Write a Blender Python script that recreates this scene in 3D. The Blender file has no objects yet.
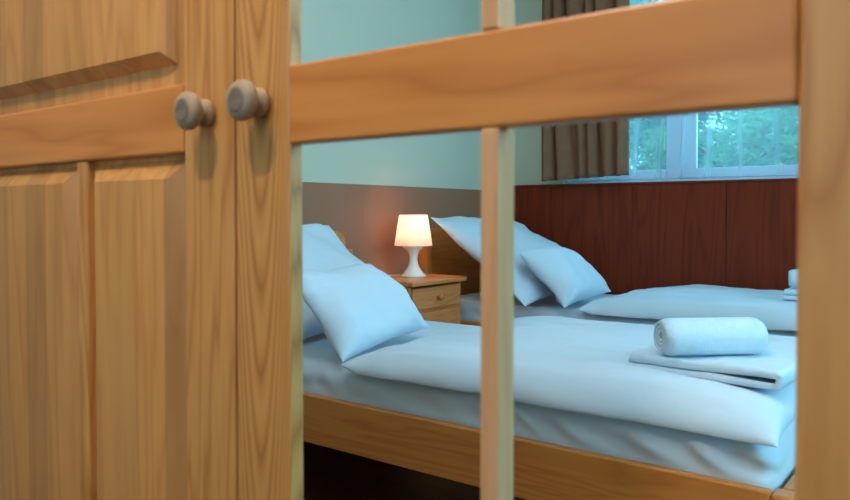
import bpy, bmesh, math, random
from mathutils import Vector, Matrix, noise
PI = math.pi
C = bpy.context.scene.collection
scene = bpy.context.scene

# ------------------------------------------------------------------ materials
def new_mat(name):
    m = bpy.data.materials.new(name); m.use_nodes = True
    nt = m.node_tree
    return m, nt, nt.nodes['Principled BSDF']

def node(nt, typ, **kw):
    n = nt.nodes.new(typ)
    for k, v in kw.items():
        if k in n.inputs: n.inputs[k].default_value = v
        else: setattr(n, k, v)
    return n

def ramp(nt, stops):
    r = nt.nodes.new('ShaderNodeValToRGB')
    el = r.color_ramp.elements
    while len(el) < len(stops): el.new(0.5)
    for e, (p, c) in zip(el, stops):
        e.position = p; e.color = (*c, 1)
    return r

def wood(name, light, mid, dark, axis='z', rough=.42, freq=1.0, ring=.5, offset=(0, 0, 0), coat=.15, board=0, cath=None, fine=.38):
    m, nt, b = new_mat(name)
    tc = node(nt, 'ShaderNodeTexCoord')
    mp = node(nt, 'ShaderNodeMapping')
    nt.links.new(tc.outputs['Object'], mp.inputs['Vector'])
    s = {'x': (1.1, 14, 14), 'y': (14, 1.1, 14), 'z': (14, 14, 1.1)}[axis]
    mp.inputs['Scale'].default_value = tuple(v * freq for v in s)
    mp.inputs['Location'].default_value = offset
    n1 = node(nt, 'ShaderNodeTexNoise', Scale=1.0, Detail=3.0, Roughness=.5, Distortion=.6)
    nt.links.new(mp.outputs[0], n1.inputs['Vector'])
    # growth rings: contour lines of a stretched noise give the cathedral figure of pine
    mul = node(nt, 'ShaderNodeMath', operation='MULTIPLY'); mul.inputs[1].default_value = 9.0
    nt.links.new(n1.outputs['Fac'], mul.inputs[0])
    if cath:
        # flat-sawn board: nested arches along the grain around the heart line at cath
        sp = node(nt, 'ShaderNodeSeparateXYZ'); nt.links.new(tc.outputs['Object'], sp.inputs[0])
        dx = node(nt, 'ShaderNodeMath', operation='SUBTRACT'); dx.inputs[1].default_value = cath
        nt.links.new(sp.outputs[0], dx.inputs[0])
        sq = node(nt, 'ShaderNodeMath', operation='POWER'); sq.inputs[1].default_value = 2
        ab = node(nt, 'ShaderNodeMath', operation='ABSOLUTE'); nt.links.new(dx.outputs[0], ab.inputs[0]); nt.links.new(ab.outputs[0], sq.inputs[0])
        k = node(nt, 'ShaderNodeMath', operation='MULTIPLY_ADD'); k.inputs[1].default_value = -230
        nt.links.new(sq.outputs[0], k.inputs[0]); nt.links.new(sp.outputs[2], k.inputs[2])
        k2 = node(nt, 'ShaderNodeMath', operation='MULTIPLY'); k2.inputs[1].default_value = 13
        nt.links.new(k.outputs[0], k2.inputs[0])
        k3 = node(nt, 'ShaderNodeMath', operation='MULTIPLY_ADD'); k3.inputs[1].default_value = 4.0
        nt.links.new(n1.outputs['Fac'], k3.inputs[0]); nt.links.new(k2.outputs[0], k3.inputs[2])
        mul = k3
    fr = node(nt, 'ShaderNodeMath', operation='PINGPONG'); fr.inputs[1].default_value = .5
    nt.links.new(mul.outputs[0], fr.inputs[0])
    pw = node(nt, 'ShaderNodeMath', operation='POWER'); pw.inputs[1].default_value = 2.2
    m2 = node(nt, 'ShaderNodeMath', operation='MULTIPLY'); m2.inputs[1].default_value = 2.0
    nt.links.new(fr.outputs[0], m2.inputs[0]); nt.links.new(m2.outputs[0], pw.inputs[0])
    n2 = node(nt, 'ShaderNodeTexNoise', Scale=9.0, Detail=4.0, Roughness=.6)
    nt.links.new(mp.outputs[0], n2.inputs['Vector'])
    a = node(nt, 'ShaderNodeMath', operation='MULTIPLY'); a.inputs[1].default_value = ring
    nt.links.new(pw.outputs[0], a.inputs[0])
    add = node(nt, 'ShaderNodeMath', operation='MULTIPLY_ADD'); add.inputs[1].default_value = fine
    nt.links.new(n2.outputs['Fac'], add.inputs[0]); nt.links.new(a.outputs[0], add.inputs[2])
    r = ramp(nt, [(.15, light), (.5, mid), (.95, dark)])
    nt.links.new(add.outputs[0], r.inputs[0])
    col = r.outputs[0]
    if board:
        # glued-up staves, each a slightly different tone
        mp2 = node(nt, 'ShaderNodeMapping'); nt.links.new(tc.outputs['Object'], mp2.inputs['Vector'])
        mp2.inputs['Scale'].default_value = (1/board, 0, 0) if axis == 'z' else (0, 0, 1/board)
        fl = node(nt, 'ShaderNodeVectorMath', operation='FLOOR'); nt.links.new(mp2.outputs[0], fl.inputs[0])
        wn = node(nt, 'ShaderNodeTexWhiteNoise'); nt.links.new(fl.outputs[0], wn.inputs['Vector'])
        mr = node(nt, 'ShaderNodeMapRange'); mr.inputs['To Min'].default_value = .72; mr.inputs['To Max'].default_value = 1.14
        nt.links.new(wn.outputs['Value'], mr.inputs['Value'])
        vm = node(nt, 'ShaderNodeVectorMath', operation='SCALE')
        nt.links.new(col, vm.inputs[0]); nt.links.new(mr.outputs[0], vm.inputs['Scale'])
        col = vm.outputs[0]
    nt.links.new(col, b.inputs['Base Color'])
    b.inputs['Roughness'].default_value = rough
    b.inputs['Coat Weight'].default_value = coat
    b.inputs['Coat Roughness'].default_value = .3
    bp = node(nt, 'ShaderNodeBump', Strength=.12, Distance=.002)
    nt.links.new(add.outputs[0], bp.inputs['Height']); nt.links.new(bp.outputs[0], b.inputs['Normal'])
    return m

def plain(name, col, rough=.6, var=.0, scale=6, bump=0, bscale=200, sheen=0, sub=0, metallic=0, spec=.5, crease=0):
    m, nt, b = new_mat(name)
    b.inputs['Roughness'].default_value = rough
    b.inputs['Metallic'].default_value = metallic
    b.inputs['Specular IOR Level'].default_value = spec
    tc = node(nt, 'ShaderNodeTexCoord')
    n = node(nt, 'ShaderNodeTexNoise', Scale=float(scale), Detail=4.0)
    nt.links.new(tc.outputs['Object'], n.inputs['Vector'])
    r = ramp(nt, [(.3, tuple(c*(1-var) for c in col)), (.7, tuple(min(1, c*(1+var)) for c in col))])
    nt.links.new(n.outputs['Fac'], r.inputs[0]); nt.links.new(r.outputs[0], b.inputs['Base Color'])
    if bump:
        n3 = node(nt, 'ShaderNodeTexNoise', Scale=float(bscale), Detail=3.0)
        nt.links.new(tc.outputs['Object'], n3.inputs['Vector'])
        bp = node(nt, 'ShaderNodeBump', Strength=bump, Distance=.003)
        nt.links.new(n3.outputs['Fac'], bp.inputs['Height']); nt.links.new(bp.outputs[0], b.inputs['Normal'])
        if crease:
            n4 = node(nt, 'ShaderNodeTexNoise', Scale=6.0, Detail=3.0, Roughness=.45, Distortion=.3)
            nt.links.new(tc.outputs['Object'], n4.inputs['Vector'])
            b4 = node(nt, 'ShaderNodeBump', Strength=crease, Distance=.02)
            nt.links.new(n4.outputs['Fac'], b4.inputs['Height']); nt.links.new(b4.outputs[0], bp.inputs['Normal'])
    if sheen: b.inputs['Sheen Weight'].default_value = sheen
    if sub:
        b.inputs['Subsurface Weight'].default_value = sub
        b.inputs['Subsurface Radius'].default_value = (.01, .01, .01)
    return m

PL, PM, PD = (.72, .345, .110), (.59, .238, .058), (.33, .095, .018)
M = {}
M['pine_v'] = wood('pine_vertical', PL, PM, PD, 'z', ring=.42, freq=.8)
M['pine_v2'] = wood('pine_vertical_figured', PL, PM, (.33, .13, .035), 'z', ring=.45, freq=.75, offset=(3, 1, 7))
M['pine_arch'] = wood('pine_flat_sawn', PL, PM, (.30, .11, .03), 'z', ring=.55, freq=.75, offset=(3, 1, 7), cath=.036)
M['pine_panel'] = wood('pine_staves_vertical', PL, PM, PD, 'z', ring=.25, freq=.7, offset=(9, 4, 2), board=.055)
M['pine_h'] = wood('pine_horizontal', (.74, .28, .07), (.62, .205, .042), (.40, .105, .018), 'x', ring=.4, freq=.5, offset=(1, 5, 3))
M['pine_bar'] = wood('pine_glazing_bar', (.80, .43, .22), (.68, .32, .14), (.48, .19, .07), 'z', ring=.2, freq=.9, offset=(2, 2, 2))
M['bed_x'] = wood('bed_pine_lengthwise', (.74, .255, .05), (.64, .19, .032), (.44, .10, .015), 'x', ring=.35, freq=.9, offset=(4, 0, 1))
M['bed_y'] = wood('bed_pine_crosswise', (.74, .255, .05), (.64, .19, .032), (.44, .10, .015), 'y', ring=.35, freq=.9)
M['bed_z'] = wood('bed_pine_upright', (.74, .255, .05), (.64, .19, .032), (.44, .10, .015), 'z', ring=.35, freq=.9)
M['night_y'] = wood('nightstand_pine', (.80, .27, .08), (.70, .21, .055), (.45, .10, .025), 'y', ring=.4, freq=1.2)
M['knob'] = plain('worn_knob_wood', (.44, .31, .21), .6, .12, 60)
M['knob_face'] = plain('worn_knob_end_grain', (.23, .17, .14), .6, .2, 90)
M['maho'] = wood('mahogany_panel', (.23, .030, .010), (.16, .020, .007), (.09, .011, .005), 'z', rough=.5, freq=.5, ring=.3, coat=0)
M['maho'].node_tree.nodes['Principled BSDF'].inputs['Specular IOR Level'].default_value = .15
M['green'] = plain('green_wall_paint', (.60, .60, .48), .85, .02, 2, .05, 90, spec=.2)
M['brown'] = plain('brown_wall_paint', (.37, .17, .105), .7, .03, 3, .04, 90, spec=.2)
M['white_wall'] = plain('white_plaster', (.78, .78, .76), .9, .02, 3)
M['ceiling'] = plain('ceiling_paint', (.80, .80, .78), .9, .02, 3)
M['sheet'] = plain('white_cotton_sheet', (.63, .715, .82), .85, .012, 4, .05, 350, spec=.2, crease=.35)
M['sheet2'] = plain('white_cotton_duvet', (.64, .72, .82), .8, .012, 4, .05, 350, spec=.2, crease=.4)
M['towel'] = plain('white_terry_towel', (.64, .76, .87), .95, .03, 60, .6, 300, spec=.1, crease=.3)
M['lampbase'] = plain('white_lamp_plastic', (.85, .80, .76), .3, .01, 4, sub=.2)
M['white_frame'] = plain('white_window_paint', (.56, .63, .74), .45, .02, 4)
M['metal'] = plain('steel', (.5, .5, .5), .35, .05, 30, metallic=1)
M['bark'] = plain('tree_bark', (.10, .07, .05), .9, .3, 8, .5, 20)
M['grass'] = plain('grass_ground', (.08, .18, .05), .9, .3, 3)
M['floor'] = wood('dark_floorboards', (.10, .035, .018), (.065, .02, .011), (.03, .009, .006), 'x', rough=.4, freq=.6, ring=.3, board=.12)
M['curtain'] = plain('brown_curtain_cloth', (.25, .115, .065), .9, .06, 20, .3, 260, spec=.1)

def leafmat(name, c):
    m, nt, b = new_mat(name)
    oi = node(nt, 'ShaderNodeTexCoord')
    n = node(nt, 'ShaderNodeTexNoise', Scale=3.0, Detail=3.0)
    nt.links.new(oi.outputs['Object'], n.inputs['Vector'])
    r = ramp(nt, [(.3, tuple(v*.65 for v in c)), (.7, tuple(min(1, v*1.4) for v in c))])
    nt.links.new(n.outputs['Fac'], r.inputs[0]); nt.links.new(r.outputs[0], b.inputs['Base Color'])
    b.inputs['Roughness'].default_value = .5
    tr = node(nt, 'ShaderNodeBsdfTranslucent'); nt.links.new(r.outputs[0], tr.inputs['Color'])
    mx = node(nt, 'ShaderNodeMixShader'); mx.inputs[0].default_value = .45
    nt.links.new(b.outputs[0], mx.inputs[1]); nt.links.new(tr.outputs[0], mx.inputs[2])
    nt.links.new(mx.outputs[0], nt.nodes['Material Output'].inputs['Surface'])
    return m
M['leaf1'] = leafmat('leaf_green', (.10, .36, .20))
M['leaf2'] = leafmat('leaf_deep_green', (.05, .25, .17))
M['leaf3'] = leafmat('leaf_pale_green', (.16, .42, .22))

# net curtain: thin woven voile, mostly see-through
m, nt, b = new_mat('white_voile')
b.inputs['Base Color'].default_value = (.58, .78, .95, 1); b.inputs['Roughness'].default_value = .8
tl = node(nt, 'ShaderNodeBsdfTranslucent'); tl.inputs['Color'].default_value = (.58, .78, .95, 1)
tp = node(nt, 'ShaderNodeBsdfTransparent')
m1 = node(nt, 'ShaderNodeMixShader'); m1.inputs[0].default_value = .6
nt.links.new(b.outputs[0], m1.inputs[1]); nt.links.new(tl.outputs[0], m1.inputs[2])
lw = node(nt, 'ShaderNodeLayerWeight', Blend=.35)
mr = node(nt, 'ShaderNodeMapRange'); mr.inputs['To Min'].default_value = .22; mr.inputs['To Max'].default_value = .95
nt.links.new(lw.outputs['Facing'], mr.inputs['Value'])
m2 = node(nt, 'ShaderNodeMixShader')
nt.links.new(mr.outputs[0], m2.inputs[0]); nt.links.new(tp.outputs[0], m2.inputs[1]); nt.links.new(m1.outputs[0], m2.inputs[2])
nt.links.new(m2.outputs[0], nt.nodes['Material Output'].inputs['Surface'])
M['voile'] = m
# window glass
m, nt, b = new_mat('window_glass')
gl = node(nt, 'ShaderNodeBsdfGlossy', Roughness=.02); tp = node(nt, 'ShaderNodeBsdfTransparent')
tp.inputs['Color'].default_value = (.62, .90, .96, 1)
mx = node(nt, 'ShaderNodeMixShader'); mx.inputs[0].default_value = .06
nt.links.new(tp.outputs[0], mx.inputs[1]); nt.links.new(gl.outputs[0], mx.inputs[2])
nt.links.new(mx.outputs[0], nt.nodes['Material Output'].inputs['Surface'])
M['glass'] = m
# lit lampshade: diffusing plastic lit by the bulb inside
m, nt, b = new_mat('lampshade_plastic')
b.inputs['Base Color'].default_value = (.88, .80, .74, 1); b.inputs['Roughness'].default_value = .5
tl = node(nt, 'ShaderNodeBsdfTranslucent'); tl.inputs['Color'].default_value = (.92, .80, .70, 1)
m1 = node(nt, 'ShaderNodeMixShader'); m1.inputs[0].default_value = .55
nt.links.new(b.outputs[0], m1.inputs[1]); nt.links.new(tl.outputs[0], m1.inputs[2])
nt.links.new(m1.outputs[0], nt.nodes['Material Output'].inputs['Surface'])
M['shade'] = m
m, nt, b = new_mat('bulb_glow')
b.inputs['Emission Color'].default_value = (1, .75, .5, 1); b.inputs['Emission Strength'].default_value = 6
M['bulb'] = m
m, nt, b = new_mat('ceiling_lamp_glass')
b.inputs['Base Color'].default_value = (.9, .88, .84, 1)
b.inputs['Emission Color'].default_value = (1, .9, .78, 1); b.inputs['Emission Strength'].default_value = 2
M['opal'] = m

# ------------------------------------------------------------------ helpers
def add_box(bm, x0, x1, y0, y1, z0, z1):
    vs = [bm.verts.new(p) for p in ((x0,y0,z0),(x1,y0,z0),(x1,y1,z0),(x0,y1,z0),(x0,y0,z1),(x1,y0,z1),(x1,y1,z1),(x0,y1,z1))]
    for f in ((3,2,1,0),(4,5,6,7),(0,1,5,4),(1,2,6,5),(2,3,7,6),(3,0,4,7)):
        bm.faces.new([vs[i] for i in f])

def lathe(bm, prof, seg=48, cap=True):
    rings = []
    for r, z in prof:
        rings.append([bm.verts.new((r*math.cos(2*PI*i/seg), r*math.sin(2*PI*i/seg), z)) for i in range(seg)])
    for a, c in zip(rings, rings[1:]):
        for i in range(seg):
            j = (i+1) % seg
            bm.faces.new((a[i], a[j], c[j], c[i]))
    if cap:
        bm.faces.new(list(reversed(rings[0]))); bm.faces.new(rings[-1])
    return rings

def tube(bm, pts, r, seg=10):
    pts = [Vector(p) for p in pts]; rings = []
    for i, p in enumerate(pts):
        d = (pts[min(i+1, len(pts)-1)] - pts[max(i-1, 0)]).normalized()
        up = Vector((0, 0, 1)) if abs(d.z) < .9 else Vector((1, 0, 0))
        a = d.cross(up).normalized(); c = a.cross(d)
        rr = r[i] if isinstance(r, (list, tuple)) else r
        rings.append([bm.verts.new(p + rr*(math.cos(2*PI*k/seg)*a + math.sin(2*PI*k/seg)*c)) for k in range(seg)])
    for a, c in zip(rings, rings[1:]):
        for k in range(seg):
            bm.faces.new((a[k], a[(k+1) % seg], c[(k+1) % seg], c[k]))
    bm.faces.new(rings[0]); bm.faces.new(rings[-1])

def obj(name, bm, mats, parent=None, smooth=False, bevel=0, loc=None, rot=None, seg=2):
    bmesh.ops.recalc_face_normals(bm, faces=bm.faces)
    me = bpy.data.meshes.new(name); bm.to_mesh(me); bm.free()
    o = bpy.data.objects.new(name, me); C.objects.link(o)
    for mm in (mats if isinstance(mats, (list, tuple)) else [mats]): me.materials.append(mm)
    if smooth:
        for p in me.polygons: p.use_smooth = True
    if bevel:
        md = o.modifiers.new('bevel', 'BEVEL'); md.width = bevel; md.segments = seg; md.limit_method = 'ANGLE'
        md.harden_normals = False
    if parent: o.parent = parent
    if loc: o.location = loc
    if rot: o.rotation_euler = rot
    return o

def box(name, mat, b, parent=None, bevel=.003, **kw):
    bm = bmesh.new(); add_box(bm, *b)
    return obj(name, bm, mat, parent, bevel=bevel, **kw)

def tag(o, label, cat, group=None):
    o['label'] = label; o['category'] = cat
    if group: o['group'] = group
    return o

def thing(name, label, cat, loc=(0,0,0), rot=(0,0,0), group=None):
    o = bpy.data.objects.new(name, None); C.objects.link(o)
    o.location = loc; o.rotation_euler = rot; o.empty_display_size = .05
    return tag(o, label, cat, group)

def struct(name, mat, boxes, bevel=0):
    bm = bmesh.new()
    for b in boxes: add_box(bm, *b)
    o = obj(name, bm, mat, bevel=bevel); o['kind'] = 'structure'
    return o

def fbm(x, y, z=0, o=3):
    return noise.fractal(Vector((x, y, z)), 1.0, 2.0, o)

# ------------------------------------------------------------------ room shell
XL, XR, YB, YW, H = -2.35, 1.9, -2.2, 3.87, 2.5
struct('floor', M['floor'], [(XL-.1, XR+.1, YB-.1, YW+.1, -.1, 0)])
struct('ceiling', M['ceiling'], [(XL-.1, XR+.1, YB-.1, YW+.1, H, H+.1)])
struct('wall_left', M['green'], [(XL-.1, XL, YB-.1, YW+.1, 0, H)])
WX0, WX1, WZ0, WZ1 = -1.95, 0.0, 1.062, 2.30
struct('wall_window', M['green'], [(XL, WX0, YW, YW+.1, 0, H), (WX1, XR, YW, YW+.1, 0, H),
       (WX0, WX1, YW, YW+.1, 0, WZ0), (WX0, WX1, YW, YW+.1, WZ1, H)])
# right wall with a tall second window that lights the beds
RY0, RY1 = .75, 2.65
struct('wall_right', M['green'], [(XR, XR+.1, YB-.1, RY0, 0, H), (XR, XR+.1, RY1, YW+.1, 0, H),
       (XR, XR+.1, RY0, RY1, 0, .9), (XR, XR+.1, RY0, RY1, 2.35, H)])
BX0, BX1 = -1.2, 1.2
struct('wall_back', M['white_wall'], [(XL, BX0, YB-.1, YB, 0, H), (BX1, XR, YB-.1, YB, 0, H),
       (BX0, BX1, YB-.1, YB, 0, .8), (BX0, BX1, YB-.1, YB, 2.35, H)])
# partition wall that carries the pine double door
struct('wall_partition', M['white_wall'], [(XL, -1.345, .50, .53, 0, H), (.045, XR, .50, .53, 0, H), (-1.345, .045, .50, .53, 2.085, H)])
struct('trim_1', M['pine_v'], [(-1.345, -1.303, .50, .53, 0, 2.085), (.002, .045, .50, .53, 0, 2.085), (-1.303, .002, .50, .53, 2.045, 2.085)], bevel=.002)
# brown painted dado on the headboard wall
struct('trim_2', M['brown'], [(XL, XL+.006, .53, YW, 0, 1.033)])
# mahogany panelling under the window: boards and a capping strip
k = 3
xs = [XL+.006, -2.017, -1.534, -1.049, -.564, -.079, .406, .891, 1.376, XR]
for a, c in zip(xs, xs[1:]):
    struct('trim_%d' % k, M['maho'], [(a+.0012, c-.0012, YW-.018, YW, 0, 1.052)], bevel=.0012); k += 1
struct('trim_%d' % k, M['maho'], [(XL+.006, XR, YW-.024, YW, 1.0525, 1.064)], bevel=.002)

def window(n, x0, x1, z0, z1, y, nsash, sw=.078, rail=.052):
    w = struct('window_%d' % n, M['white_frame'], [(x0, x1, y-.03, y+.03, z0, z0+.016), (x0, x1, y-.03, y+.03, z1-.02, z1),
               (x0, x0+.02, y-.03, y+.03, z0+.016, z1-.02), (x1-.02, x1, y-.03, y+.03, z0+.016, z1-.02)], bevel=.002)
    s = (x1-x0-.04)/nsash
    for i in range(nsash):
        a, c = x0+.02+i*s, x0+.02+(i+1)*s
        bm = bmesh.new(); g = .0015
        za, zb = z0+.017, z1-.021
        add_box(bm, a+g, a+sw, y-.022, y+.004, za, zb); add_box(bm, c-sw, c-g, y-.022, y+.004, za, zb)
        add_box(bm, a+sw, c-sw, y-.022, y+.004, za, za+rail); add_box(bm, a+sw, c-sw, y-.022, y+.004, zb-rail, zb)
        sash = obj('sash', bm, M['white_frame'], w, bevel=.003)
        box('pane', M['glass'], (a+sw, c-sw, y-.003, y+.001, za+rail, zb-rail), sash, bevel=0)
    return w
window(1, WX0, WX1, WZ0, WZ1, 3.93, 3)
w2 = window(2, -.95, .95, .9, 2.35, 0, 3); w2.location = (XR+.05, 1.70, 0); w2.rotation_euler = (0, 0, PI/2)
w3 = window(3, BX0, BX1, .8, 2.35, YB-.05, 3)

# ------------------------------------------------------------------ the pine double door
DT = .018   # thickness
def knob(parent, x, z, rot):
    bm = bmesh.new()
    prof = [(.0001, 0), (.0135, 0), (.0150, .003), (.0148, .006), (.0125, .009), (.0088, .011), (.0085, .014),
            (.0110, .016), (.0165, .018), (.0196, .021), (.0203, .0245), (.0196, .028), (.0170, .031), (.0125, .0325)]
    rings = lathe(bm, prof, 48, cap=False)
    k = obj('knob', bm, M['knob'], parent, smooth=True, loc=(x, 0, z), rot=(PI/2, 0, rot))
    bm = bmesh.new()
    lathe(bm, [(.0126, .0322), (.0115, .0334), (.009, .0330), (.0001, .0322)], 40, cap=False)
    return k, bm

def raised_panel(name, parent, x0, x1, z0, z1, bev, mat, y_rec=.009, y_f=.001, gap=.0):
    # recessed ground with a raised, bevelled field
    bm = bmesh.new()
    def ring(a, y):
        return [bm.verts.new(p) for p in ((x0+a, y, z0+a), (x1-a, y, z0+a), (x1-a, y, z1-a), (x0+a, y, z1-a))]
    r = [ring(0, .0155), ring(0, y_rec), ring(gap+.0001, y_rec), ring(gap+bev*.12, y_rec-.003), ring(gap+bev, y_f)]
    for a, c in zip(r, r[1:]):
        for i in range(4):
            bm.faces.new((a[i], a[(i+1) % 4], c[(i+1) % 4], c[i]))
    bm.faces.new(r[-1]); bm.faces.new(r[0])
    return obj(name, bm, mat, parent)

E = .9   # eye height
# left leaf: solid panelled
X0, X1, SW = -1.300, -.6295, .0855
dl = thing('pine_door', 'solid panelled pine door with round wooden knob, filling the left side of the view', 'door', (X0, .50, 0.006))
W = X1-X0; Z1 = 2.035; MC = -.938-X0
box('stile', M['pine_v2'], (0, SW, 0, DT, 0, Z1), dl, .0025)
box('stile', M['pine_v'], (W-SW, W, 0, DT, 0, Z1), dl, .0025)
rz0, rz1 = E+.067-.006, E+.1435-.006
for z0, z1 in ((0, .14), (rz0, rz1), (Z1-.10, Z1)):
    box('rail', M['pine_h'], (SW, W-SW, -.0012, DT, z0, z1), dl, .003)
box('muntin', M['pine_v'], (MC-.012, MC+.012, .0015, DT, .14, rz0), dl, .003)
raised_panel('raised_panel', dl, SW, W-SW, rz1, Z1-.10, .014, M['pine_panel'], y_rec=.012, y_f=-.004, gap=.026)
raised_panel('raised_panel', dl, SW, MC-.012, .14, rz0, .022, M['pine_panel'], y_rec=.0135, y_f=-.003, gap=.006)
raised_panel('raised_panel', dl, MC+.012, W-SW, .14, rz0, .022, M['pine_panel'], y_rec=.0135, y_f=-.003, gap=.006)
kk, fbm_ = knob(dl, W-.043, E+.107-.006, 0); obj('knob_face', fbm_, M['knob_face'], kk, smooth=True)

# right leaf: open lattice of rail and thin upright bars
X0b, X1b = -.6265, -.004
dr = thing('lattice_door', 'open pine lattice door with knob, rail and thin upright bar in front of the beds', 'door', (X0b, .50, 0.006))
Wb = X1b-X0b; sl = .082; sr = .091
box('stile', M['pine_arch'], (0, sl, 0, DT, 0, Z1), dr, .003)
box('stile', M['pine_v'], (Wb-sr, Wb, 0, DT, 0, Z1), dr, .003)
for z0, z1 in ((0, .14), (rz0, rz1), (Z1-.10, Z1)):
    box('rail', M['pine_h'], (sl, Wb-sr, -.001, DT, z0, z1), dr, .003)
mx = (-.3245-X0b, -.307-X0b)
for z0, z1 in ((.14, rz0), (rz1, Z1-.10)):
    box('glazing_bar', M['pine_bar'], (mx[0], mx[1], -.0005, .025, z0, z1), dr, .0025)
kk, fbm_ = knob(dr, .041, E+.110-.006, 0); obj('knob_face', fbm_, M['knob_face'], kk, smooth=True)

# ------------------------------------------------------------------ beds
def make_bed(y0, y1, label):
    t = thing('bed', label, 'bed', (-1.31, (y0+y1)/2, 0), group='single beds')
    ox, oy = -1.31, (y0+y1)/2
    xh, xf = XL+.012-ox, -.285-ox
    a, c = y0-oy, y1-oy
    # headboard with rounded shoulders
    bm = bmesh.new(); R = .07; top = .82
    prof = [(a, .10), (c, .10)]
    prof += [(c-R+R*math.cos(q), top-R+R*math.sin(q)) for q in [PI/2*i/8 for i in range(9)]]
    prof += [(a+R-R*math.sin(q), top-R+R*math.cos(q)) for q in [PI/2*i/8 for i in range(9)]]
    lo = [bm.verts.new((xh+.001, y, z)) for y, z in prof]; hi = [bm.verts.new((xh+.027, y, z)) for y, z in prof]
    bm.faces.new(lo); bm.faces.new(list(reversed(hi)))
    for i in range(len(prof)):
        j = (i+1) % len(prof); bm.faces.new((lo[i], lo[j], hi[j], hi[i]))
    obj('headboard', bm, M['bed_y'], t, bevel=.004)
    for y in (a, c-.05):
        box('leg', M['bed_z'], (xh+.028, xh+.068, y, y+.05, 0, .74), t, .006)
        box('leg', M['bed_z'], (xf-.04, xf, y, y+.05, 0, .372), t, .006)
    for y in (a+.0, c-.024):
        box('side_rail', M['bed_x'], (xh+.069, xf-.041, y, y+.024, .238, .376), t, .004)
    box('footboard', M['bed_y'], (xf-.03, xf-.004, a+.051, c-.051, .20, .372), t, .004)
    for i in range(13):
        x = xh+.12+i*(xf-xh-.22)/12
        box('slat', M['bed_y'], (x-.03, x+.03, a+.025, c-.025, .285, .300), t, .002)
    return t
make_bed(1.50, 2.46, 'pine single bed nearest the door, long side rail showing below its sheet')
make_bed(3.00, 3.835, 'pine single bed behind, against the dark red panelling under the window')

def mattress(x0, x1, y0, y1, z0, z1, label, seed, sag=1):
    bm = bmesh.new(); nx, nu = 150, 100
    # cross-section: rounded rectangle around the x axis, closed by end rings
    r = .045; w, h = y1-y0, z1-z0
    sec = []
    def arc(cy, cz, a0):
        for i in range(7):
            q = a0+PI/2*i/7; sec.append((cy+r*math.cos(q), cz+r*math.sin(q)))
    n = 10
    sec += [(y0, z0+r+(h-2*r)*(1-i/n)) for i in range(n)]          # near side, going down
    arc(y0+r, z0+r, PI); sec += [(y0+r+(w-2*r)*i/30, z0) for i in range(30)]
    arc(y1-r, z0+r, 1.5*PI); sec += [(y1, z0+r+(h-2*r)*i/n) for i in range(n)]
    arc(y1-r, z1-r, 0); sec += [(y1-r-(w-2*r)*i/30, z1) for i in range(30)]
    arc(y0+r, z1-r, PI/2)
    cy, cz = (y0+y1)/2, (z0+z1)/2
    rings = []
    for i in range(nx+1):
        s = i/nx; e = min(s, 1-s)*(x1-x0)
        inset = 0 if e > r else r-math.sqrt(max(0, r*r-(r-e)**2))
        x = x0+(x1-x0)*s; ring = []
        for (y, z) in sec:
            ky = (w/2-inset)/(w/2); kz = (h/2-inset)/(h/2)
            yy, zz = cy+(y-cy)*ky, cz+(z-cz)*kz
            side = 1 if abs(y-y0) < .02 else 0
            up = max(0, (z-z0)/h)
            # gathered folds of the sheet down the near side, stronger towards the foot
            bell = max(0, min(1, (up-.47)/.2))*(1.15-up)*2
            f = side*bell*(.003+.012*max(0, s-.5)/.5)*math.sin(x*42+zz*45*sag+4*noise.noise(Vector((x*4, zz*6, seed))))
            f += side*bell*.008*fbm(x*7, zz*9, seed)
            g = .004*fbm(x*4, yy*4, seed+3) if z > z1-.01 else 0
            ring.append(bm.verts.new((x, yy-f, zz+g)))
        rings.append(ring)
    m_ = len(sec)
    for a, c in zip(rings, rings[1:]):
        for j in range(m_):
            bm.faces.new((a[j], a[(j+1) % m_], c[(j+1) % m_], c[j]))
    bm.faces.new(rings[0]); bm.faces.new(rings[-1])
    o = obj('mattress', bm, M['sheet'], smooth=True)
    return tag(o, label, 'mattress', 'sheeted mattresses')
mattress(-2.26, -.325, 1.527, 2.43, .302, .468, 'white sheeted mattress lying in the nearer pine bed', 1)
mattress(-2.26, -.325, 3.027, 3.80, .302, .468, 'white sheeted mattress of the far bed beside the dark panelling', 7)

def cushion(name, mat, hx, hy, ht, hb, p=2.5, e=.6, pinch=.06, wr=.01, seed=0, n=44, warp=None, wf=5, py=None):
    bm = bmesh.new(); py = py or p
    S = [math.sin(PI/2*(2*i/n-1)) for i in range(n+1)]
    def pos(i, j, sgn):
        s, t = S[i], S[j]
        f = max(0, (1-abs(s)**p)*(1-abs(t)**py))**e
        x = hx*s*(1-pinch*(1-t*t)*s*s); y = hy*t*(1-pinch*(1-s*s)*t*t)
        z = sgn*(ht if sgn > 0 else hb)*f
        # soft creases that fan in from the corners
        cr = noise.noise(Vector((math.atan2(t, s)*6, seed, 0)))*(s*s*t*t)**.5
        z += sgn*min(1, f*2)*(wr*fbm(x*wf, y*wf, seed+(5 if sgn < 0 else 0)) + wr*1.1*cr)
        v = Vector((x, y, z))
        return warp(v, s, t, sgn, f) if warp else v
    top = {}; bot = {}
    for i in range(n+1):
        for j in range(n+1):
            top[i, j] = bm.verts.new(pos(i, j, 1))
            edge = i in (0, n) or j in (0, n)
            bot[i, j] = top[i, j] if edge else bm.verts.new(pos(i, j, -1))
    for i in range(n):
        for j in range(n):
            bm.faces.new((top[i, j], top[i+1, j], top[i+1, j+1], top[i, j+1]))
            q = (bot[i, j], bot[i, j+1], bot[i+1, j+1], bot[i+1, j])
            try: bm.faces.new(q)
            except ValueError: pass
    return obj(name, bm, mat, smooth=True)

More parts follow.
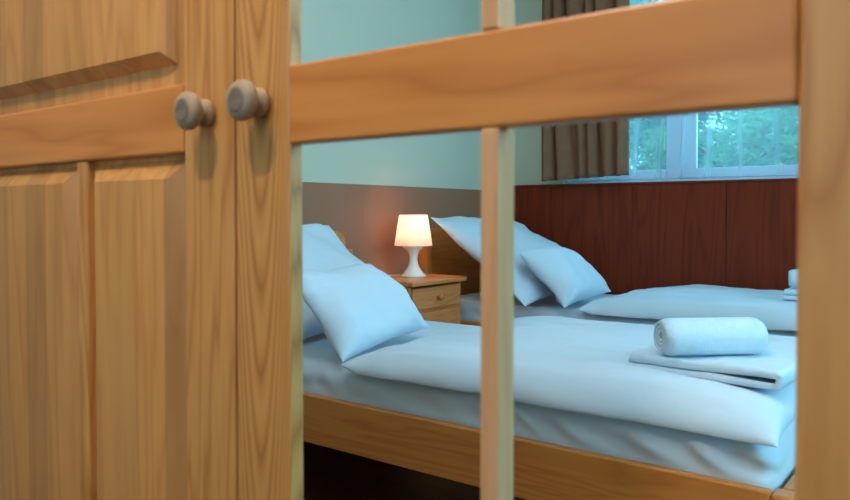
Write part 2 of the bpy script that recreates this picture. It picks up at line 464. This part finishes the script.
def pillow(label, loc, rot, hx, hy, ht, hb, seed, pinch=.085, wr=.020):
    def warp(v, s, t, sgn, f):
        c = noise.noise(Vector((s*1.3, t*1.3, seed)))*.012
        return v + Vector((0, 0, c + .012*s*t))
    o = cushion('pillow', M['sheet'], hx, hy, ht, hb, 2.6, .5, pinch, wr, seed, warp=warp)
    o.location = loc; o.rotation_euler = rot
    return tag(o, label, 'pillow', 'white pillows')
R = math.radians
pillow('large white pillow at the left edge, leaning on the near bed headboard', (-1.99, 1.925, .672), (0, R(42), R(3)), .275, .34, .075, .05, 3)
pillow('smaller white pillow propped in front on the near bed', (-1.60, 1.768, .607), (R(1.5), R(46), R(12)), .158, .265, .080, .050, 11)
pillow('large white pillow leaning on the far bed headboard beside the lamp', (-1.895, 3.29, .685), (0, R(34), 0), .325, .405, .082, .055, 23)
pillow('small white pillow on the far bed, resting against the larger one', (-1.59, 3.180, .612), (R(2), R(43), R(2)), .162, .232, .080, .045, 31)

def duvet(label, x0, x1, y0, y1, z0, th, seed, name='duvet'):
    cx, cy = (x0+x1)/2, (y0+y1)/2; hx, hy = (x1-x0)/2, (y1-y0)/2
    def warp(v, s, t, sgn, f):
        # long lengthwise ridges, a few soft dents, a head end that thins out
        k = 1 if sgn > 0 else 0
        thin = .62+.38*min(1, (s+1)/.5)
        z = v.z*(thin if k else 1)
        if k:
            z += .0075*f*math.sin(v.y*34+2.5*noise.noise(Vector((v.x*2, v.y, seed))))*(.5+.5*noise.noise(Vector((v.x*1.7, v.y*3, seed+9))))
            z += .014*f*fbm(v.x*2.3, v.y*6, seed+2, 4)
        yy = v.y + (-1 if t < 0 else 1)*abs(t)**6*.012*noise.noise(Vector((v.x*4, seed, 0)))
        xx = v.x + abs(s)**6*.02*noise.noise(Vector((v.y*4, seed, 4)))
        z -= .014*max(0, min(1, (-t-.90)/.09))*min(1, (s+1)/.1)       # the near edge hangs a little over the mattress
        return Vector((xx, yy, z))
    o = cushion(name, M['sheet2'], hx, hy, th, .002, 9, .40, .012, .003, seed, n=110, warp=warp, wf=6, py=10)
    o.location = (cx, cy, z0+.006)
    return tag(o, label, 'duvet', 'folded white duvets')
duvet('puffy white folded duvet on the near bed, under the stacked towels', -1.43, -.312, 1.494, 2.40, .472, .068, 5)
duvet('white folded duvet on the far bed along the dark red panelling', -1.42, -.32, 2.995, 3.79, .472, .072, 41)

# ------------------------------------------------------------------ towels
def towel_folded(label, loc, rz, w, d, th, group):
    # a towel folded into layers: one continuous sheet running back and forth
    bm = bmesh.new(); L = 2; n = 30; q = th/(2*L)
    path = []   # (y, z) centreline folded in zigzag
    for l in range(L):
        z = q+l*2*q; ys = [d*(i/n) for i in range(n+1)]
        if l % 2: ys.reverse()
        ys = [min(max(y, q), d-q) for y in ys]
        path += [(y, z) for y in ys]
        if l < L-1:
            ye = path[-1][0]; sg = 1 if l % 2 == 0 else -1
            for k in range(1, 6):
                a = -PI/2+PI*k/6; path.append((ye+sg*q*math.cos(a), z+q+q*math.sin(a)))
    m_ = 40
    pts = []
    for i, (y, z) in enumerate(path):
        a, c = path[max(i-1, 0)], path[min(i+1, len(path)-1)]
        ty, tz = c[0]-a[0], c[1]-a[1]; ln = math.hypot(ty, tz) or 1
        pts.append((y, z, -tz/ln, ty/ln))
    def hw(y): return q*(0.92-.24*max(0, min(1, (y-d*.62)/(d*.3))))
    def lift_(y, z): return (q-hw(y))*(1 if z > th/2 else -1)      # layers part near the turned fold, leaving a dark mouth
    outline = [(y+ny*hw(y), z+nz*hw(y)+lift_(y, z)) for y, z, ny, nz in pts] + [(y-ny*hw(y), z-nz*hw(y)+lift_(y, z)) for y, z, ny, nz in reversed(pts)]
    rings = []
    for j in range(m_+1):
        s = j/m_; x = (s-.5)*w; e = min(s, 1-s)*w
        soft = 1-.35*max(0, 1-e/.012)**2
        ring = []
        for (y, z) in outline:
            lift = .006*fbm(x*6, y*6, 8)+.004*max(0, (x/w))*2
            ring.append(bm.verts.new((x+.006*noise.noise(Vector((y*9, z*60, 3)))*abs(2*s-1)**3, y-d/2+.006*noise.noise(Vector((x*7, z*40, 1))), (z-th/2)*soft+th/2+lift*(z/th))))
        rings.append(ring)
    m2 = len(outline)
    for a, c in zip(rings, rings[1:]):
        for k in range(m2): bm.faces.new((a[k], a[(k+1) % m2], c[(k+1) % m2], c[k]))
    for rr in (rings[0], rings[-1]):
        for i in range(m2//2-1): bm.faces.new((rr[i], rr[i+1], rr[m2-2-i], rr[m2-1-i]))
    o = obj('folded_towel', bm, M['towel'], smooth=True, loc=loc, rot=(0, 0, rz))
    return tag(o, label, 'towel', group)

def towel_roll(label, loc, rz, length, R0, group):
    bm = bmesh.new(); turns = 3.4; n = 150; th = R0/(turns+.9)
    def spiral(q):
        a = 2*PI*turns*q; r = th*.55+(R0-th)*q
        return r, a
    inn, out = [], []
    for i in range(n+1):
        q = i/n; r, a = spiral(q); a0 = -1.9-2*PI*turns
        end = min(1, (1-q)*18)*.9+.1
        out.append(((r+th*.41*end)*math.cos(a+a0), (r+th*.41*end)*math.sin(a+a0)))
        inn.append(((r-th*.41*end)*math.cos(a+a0), (r-th*.41*end)*math.sin(a+a0)))
    outline = out+list(reversed(inn)); rings = []; m_ = 44
    for j in range(m_+1):
        s = j/m_; x = (s-.5)*length; e = min(s, 1-s)*length
        k = 1-.20*max(0, 1-e/.022)**2
        ring = []
        for (y, z) in outline:
            rr = math.hypot(y, z)/R0
            xo = math.copysign(.006*(1-rr), x)*abs(2*s-1)**4
            bulge = 1+.035*noise.noise(Vector((x*12, math.atan2(z, y)*1.2, 5)))
            ring.append(bm.verts.new((x-xo, y*k*bulge*1.03, z*k*bulge*.95)))
        rings.append(ring)
    m2 = len(outline)
    for a, c in zip(rings, rings[1:]):
        for q in range(m2): bm.faces.new((a[q], a[(q+1) % m2], c[(q+1) % m2], c[q]))
    for rr in (rings[0], rings[-1]):
        h = m2//2
        for i in range(h-1):
            try: bm.faces.new((rr[i], rr[i+1], rr[m2-2-i], rr[m2-1-i]))
            except ValueError: pass
    o = obj('rolled_towel', bm, M['towel'], smooth=True, loc=loc, rot=(0, 0, rz))
    return tag(o, label, 'towel', group)
g = 'towels stacked on the beds'
towel_folded('flat folded white towel on the near duvet, under the roll', (-.490, 1.745, .542), R(-93), .26, .33, .040, g)
towel_roll('thick rolled white towel on top of the folded one on the near bed', (-.500, 1.712, .6245), R(43), .235, .049, g)
towel_folded('flat white towel on the far bed, half hidden by the right door stile', (-.50, 3.36, .552), R(-90), .25, .34, .040, g)
towel_roll('rolled white towel on the far bed at the edge of the right stile', (-.555, 3.34, .634), R(15), .21, .044, g)

# ------------------------------------------------------------------ nightstand and lamp
ns = thing('nightstand', 'small pine nightstand with knobbed drawers between the two beds', 'nightstand', (XL+.008, 2.741, 0))
D, HW, TZ = .335, .201, .60
box('tabletop', M['night_y'], (0, D+.022, -HW-.009, HW+.006, TZ-.022, TZ), ns, .006, seg=3)
box('side_panel', M['bed_z'], (0, D-.012, -HW, -HW+.018, .03, TZ-.0225), ns, .002)
box('side_panel', M['bed_z'], (0, D-.012, HW-.018, HW, .03, TZ-.0225), ns, .002)
box('back_panel', M['night_y'], (0, .008, -HW+.0185, HW-.0185, .05, TZ-.0225), ns, 0)
box('bottom_panel', M['night_y'], (.0085, D-.012, -HW+.0185, HW-.0185, .05, .066), ns, 0)
zt = TZ-.033
for i, hh in enumerate((.098, .125, .13, .13)):
    z1 = zt; z0 = zt-hh; zt = z0-.012
    dw = box('drawer', M['night_y'], (D-.030, D+.002, -HW+.0195, HW-.0195, z0, z1), ns, .006, seg=3)
    box('front_rail', M['night_y'], (D-.030, D-.012, -HW+.0185, HW-.0185, z0-.0115, z0-.0005), ns, .001)
    bm = bmesh.new()
    lathe(bm, [(.007, 0), (.006, .006), (.0075, .010), (.013, .015), (.0145, .020), (.012, .025), (.006, .0275), (.0005, .028)], 28)
    obj('knob', bm, M['night_y'], dw, smooth=True, loc=(D+.001, 0, (z0+z1)/2), rot=(0, PI/2, 0))
for x in (.0, D-.06):
    for y in (-HW, HW-.04):
        box('foot', M['bed_z'], (x, x+.04, y, y+.04, 0, .0295), ns, .003)

lx, ly = -2.165, 2.762
lp = thing('table_lamp', 'small white table lamp with glowing tapered shade on the nightstand', 'lamp', (lx, ly, TZ+.0008))
bm = bmesh.new()
prof = [(.0005, 0), (.059, 0), (.061, .003), (.058, .008), (.047, .018), (.037, .032), (.026, .048), (.0205, .066), (.0185, .084),
        (.0205, .102), (.027, .118), (.041, .133), (.056, .147), (.058, .150), (.0005, .150)]
lathe(bm, prof, 56, cap=False)
obj('lamp_base', bm, M['lampbase'], lp, smooth=True)
bm = bmesh.new(); seg = 64
outp = [(.090, .146), (.0675, .288), (.065, .291)]; inp = [(.063, .288), (.0875, .146)]
lathe(bm, outp+[(.0004, .2912), (.0004, .2895)]+inp+[(.090, .146)], seg, cap=False)
obj('lamp_shade', bm, M['shade'], lp, smooth=True).modifiers.new('edge', 'EDGE_SPLIT').split_angle = R(40)
bm = bmesh.new()
lathe(bm, [(.010, .1505), (.012, .160), (.020, .180), (.026, .200), (.024, .218), (.014, .232), (.001, .237)], 24)
obj('bulb', bm, M['bulb'], lp, smooth=True)
bm = bmesh.new()
tube(bm, [(-.05, -.02, .004), (-.075, -.035, .003), (-.095, -.03, .0032), (-.115, -.05, .003), (-.135, -.06, .003), (-.150, -.03, .003)], .0028)
obj('cord', bm, M['lampbase'], lp, smooth=True)

# ------------------------------------------------------------------ curtains
def curtain(name, label, cat, x0, x1, y, z0, z1, folds, amp, mat, seed, th=.002, tilt=0, jag=.35):
    bm = bmesh.new(); nx, nz = 30*folds, 40
    rows = []
    for k in range(nz+1):
        q = k/nz; row = []
        for i in range(nx+1):
            s = i/nx
            ph = 2*PI*folds*(s+.10*noise.noise(Vector((s*3.2, seed, q*.5)))*jag*3)
            a = amp*(.75+.5*noise.noise(Vector((s*5, seed+2, q*.8))))*(1-.15*q)
            yy = y+a*math.sin(ph)+a*.3*math.sin(2*ph+seed)
            xx = x0+(x1-x0)*s+.35*a*math.cos(ph)
            zb = z0+tilt*s*(1-q)
            row.append(bm.verts.new((xx, yy, zb+(z1-z0)*q)))
        rows.append(row)
    for a, c in zip(rows, rows[1:]):
        for i in range(nx): bm.faces.new((a[i], a[i+1], c[i+1], c[i]))
    o = obj(name, bm, mat, smooth=True)
    if th:
        md = o.modifiers.new('thickness', 'SOLIDIFY'); md.thickness = th
    return tag(o, label, cat)
curtain('curtain', 'brown pleated curtain hanging at the left side of the window', 'curtain', -2.035, -1.525, 3.755, 1.078, 2.40, 6, .036, M['curtain'], 3, tilt=.02, jag=.6)
curtain('net_curtain', 'sheer white net curtain hanging across the window', 'net curtain', -1.93, .03, 3.825, 1.082, 2.39, 13, .011, M['voile'], 9, th=0)
bm = bmesh.new(); tube(bm, [(-2.15, 3.775, 2.42), (.2, 3.775, 2.42)], .011, 12)
tag(obj('curtain_rod', bm, M['white_frame'], smooth=True), 'thin white curtain rod above the window', 'curtain rod')

# ------------------------------------------------------------------ ceiling lamp of the near side, and its added fill copy
cl = thing('ceiling_lamp', 'round opal ceiling lamp in front of the double door', 'lamp', (-.55, -.25, H))
bm = bmesh.new(); lathe(bm, [(.001, -.001), (.16, -.001), (.165, -.02), (.15, -.025), (.001, -.025)], 40, cap=False)
obj('canopy', bm, M['white_frame'], cl, smooth=False)
bm = bmesh.new(); lathe(bm, [(.145, -.0255), (.14, -.05), (.11, -.08), (.06, -.095), (.001, -.10)], 40, cap=False)
obj('lamp_shade', bm, M['opal'], cl, smooth=True)
fill_lamp = cl.copy(); C.objects.link(fill_lamp); fill_lamp.location = (-.75, 1.35, H); fill_lamp['label'] = 'added fill light above the near bed, an unseen copy of the opal ceiling lamp'  # copy added out of view to brighten the beds and the side rail
for ch in list(cl.children):
    d = ch.copy(); C.objects.link(d); d.parent = fill_lamp

# ------------------------------------------------------------------ outside: trees in a garden
gnd = struct('ground', M['grass'], [(-30, 30, YW+.11, 60, -.6, -.5)])
def tree(label, x, y, h, cr, n, mat, seed, zlo, lsize=.07):
    random.seed(seed)
    t = thing('tree', label, 'tree', (x, y, -.5), group='garden trees outside the window')
    bm = bmesh.new()
    tube(bm, [(0, 0, 0), (.05, .03, h*.3), (-.04, .02, h*.55), (.02, 0, h*.85)], [.12, .10, .07, .02], 10)
    for k in range(9):
        a = k*2.4; z = h*(.28+.06*k)
        tube(bm, [(0, 0, z), (cr*.4*math.cos(a), cr*.4*math.sin(a), z+.25), (cr*.8*math.cos(a), cr*.8*math.sin(a), z+.45)], [.035, .022, .008], 6)
    obj('trunk', bm, M['bark'], t, smooth=True)
    bm = bmesh.new()
    blobs = [(random.uniform(-1, 1)*cr*.7, random.uniform(-1, 1)*cr*.6, random.uniform(zlo, h), random.uniform(.35, .65)*cr*.6) for _ in range(34)]
    for i in range(n):
        bx, by, bz, br = random.choice(blobs)
        d = Vector((random.gauss(0, 1), random.gauss(0, 1), random.gauss(0, 1))).normalized()*br*random.random()**.4
        p = Vector((bx, by, bz))+d
        a = Vector((random.gauss(0, 1), random.gauss(0, 1), random.gauss(0, .6))).normalized()
        c = a.orthogonal().normalized(); s = lsize*random.uniform(.6, 1.2)
        nn = a.cross(c)*.15*s
        v = [bm.verts.new(q) for q in (p-a*s, p+c*s*.42+nn, p+a*s*.25+c*s*.30+nn, p+a*s, p+a*s*.25-c*s*.30+nn, p-c*s*.42+nn)]
        bm.faces.new(v)
    obj('foliage', bm, mat, t)
    return t
tree('leafy green tree outside, seen left of the window mullion', -3.9, 8.6, 4.2, 1.15, 14000, M['leaf1'], 1, .8, .05)
tree('low pale green bushy tree outside, just right of the window mullion', -1.95, 7.6, 2.4, .95, 11000, M['leaf3'], 2, .5, .045)
tree('dark green tree outside, sky glittering through its crown at right', -1.3, 10.6, 4.6, 1.5, 6500, M['leaf2'], 3, .8, .055)
tree('deep green tree outside, further back behind the others', -4.2, 14.0, 3.4, 1.9, 8000, M['leaf2'], 4, .8, .10)
tree('deep green tree outside, further back at the left', -8.0, 13.0, 5.6, 2.2, 8000, M['leaf1'], 5, .8, .10)
tree('low deep green tree outside, furthest back at the right', -.6, 15.5, 2.3, 1.9, 7000, M['leaf2'], 6, .6, .10)

# ------------------------------------------------------------------ light
w = bpy.data.worlds.new('sky'); scene.world = w; w.use_nodes = True
bg = w.node_tree.nodes['Background']; bg.inputs[0].default_value = (.55, .82, 1.0, 1); bg.inputs[1].default_value = 2.2
def area(name, loc, rot, sx, sy, power, col):
    l = bpy.data.lights.new(name, 'AREA'); l.shape = 'RECTANGLE'; l.size = sx; l.size_y = sy; l.energy = power; l.color = col
    o = bpy.data.objects.new(name, l); C.objects.link(o); o.location = loc; o.rotation_euler = rot
    return o
area('daylight_window_right', (XR+.25, 1.70, 1.65), (0, R(90), 0), 1.4, 1.9, 104, (.84, .92, 1.0))
area('daylight_window_front', (-.98, YW+.3, 1.75), (R(-90), 0, 0), 1.9, 1.2, 26, (.72, .92, 1.0))
area('daylight_window_back', (0, YB-.3, 1.6), (R(90), 0, 0), 2.4, 1.5, 5, (1.0, .93, .86))
l = bpy.data.lights.new('ceiling_bulb', 'POINT'); l.energy = 42; l.color = (1, .85, .67); l.shadow_soft_size = .06
o = bpy.data.objects.new('ceiling_bulb', l); C.objects.link(o); o.location = (-.55, -.25, H-.22)
l = bpy.data.lights.new('room_fill_bulb', 'POINT'); l.energy = 17; l.color = (.92, .95, 1.0); l.shadow_soft_size = .18  # added fill light for the beds, sits below the copied lamp
o = bpy.data.objects.new('room_fill_bulb', l); C.objects.link(o); o.location = (-.75, 1.35, H-.27)
l = bpy.data.lights.new('lamp_bulb', 'POINT'); l.energy = 1.9; l.color = (1, .70, .48); l.shadow_soft_size = .03
o = bpy.data.objects.new('lamp_bulb', l); C.objects.link(o); o.location = (lx, ly, TZ+.25)
s = bpy.data.lights.new('sun', 'SUN'); s.energy = 2.5; s.angle = R(20); s.color = (1, .95, .85)
o = bpy.data.objects.new('sun', s); C.objects.link(o); o.rotation_euler = (R(35), R(-10), 0)

# ------------------------------------------------------------------ camera
cam = bpy.data.cameras.new('camera'); co = bpy.data.objects.new('camera', cam); C.objects.link(co)
co.location = (0, 0, E)
tilt = 1.2
co.rotation_euler = (R(90-tilt), 0, R(37.2))
cam.sensor_width = 36; cam.lens = 747/850*36
cam.shift_y = -(37-747*math.tan(R(tilt)))/850
cam.clip_start = .02
cam.dof.use_dof = True; cam.dof.focus_distance = 2.5; cam.dof.aperture_fstop = 7.0
scene.camera = co
scene.view_settings.view_transform = 'Standard'; scene.view_settings.look = 'None'
scene.view_settings.exposure = 0.0; scene.view_settings.gamma = 1; scene.view_settings.use_curve_mapping = False
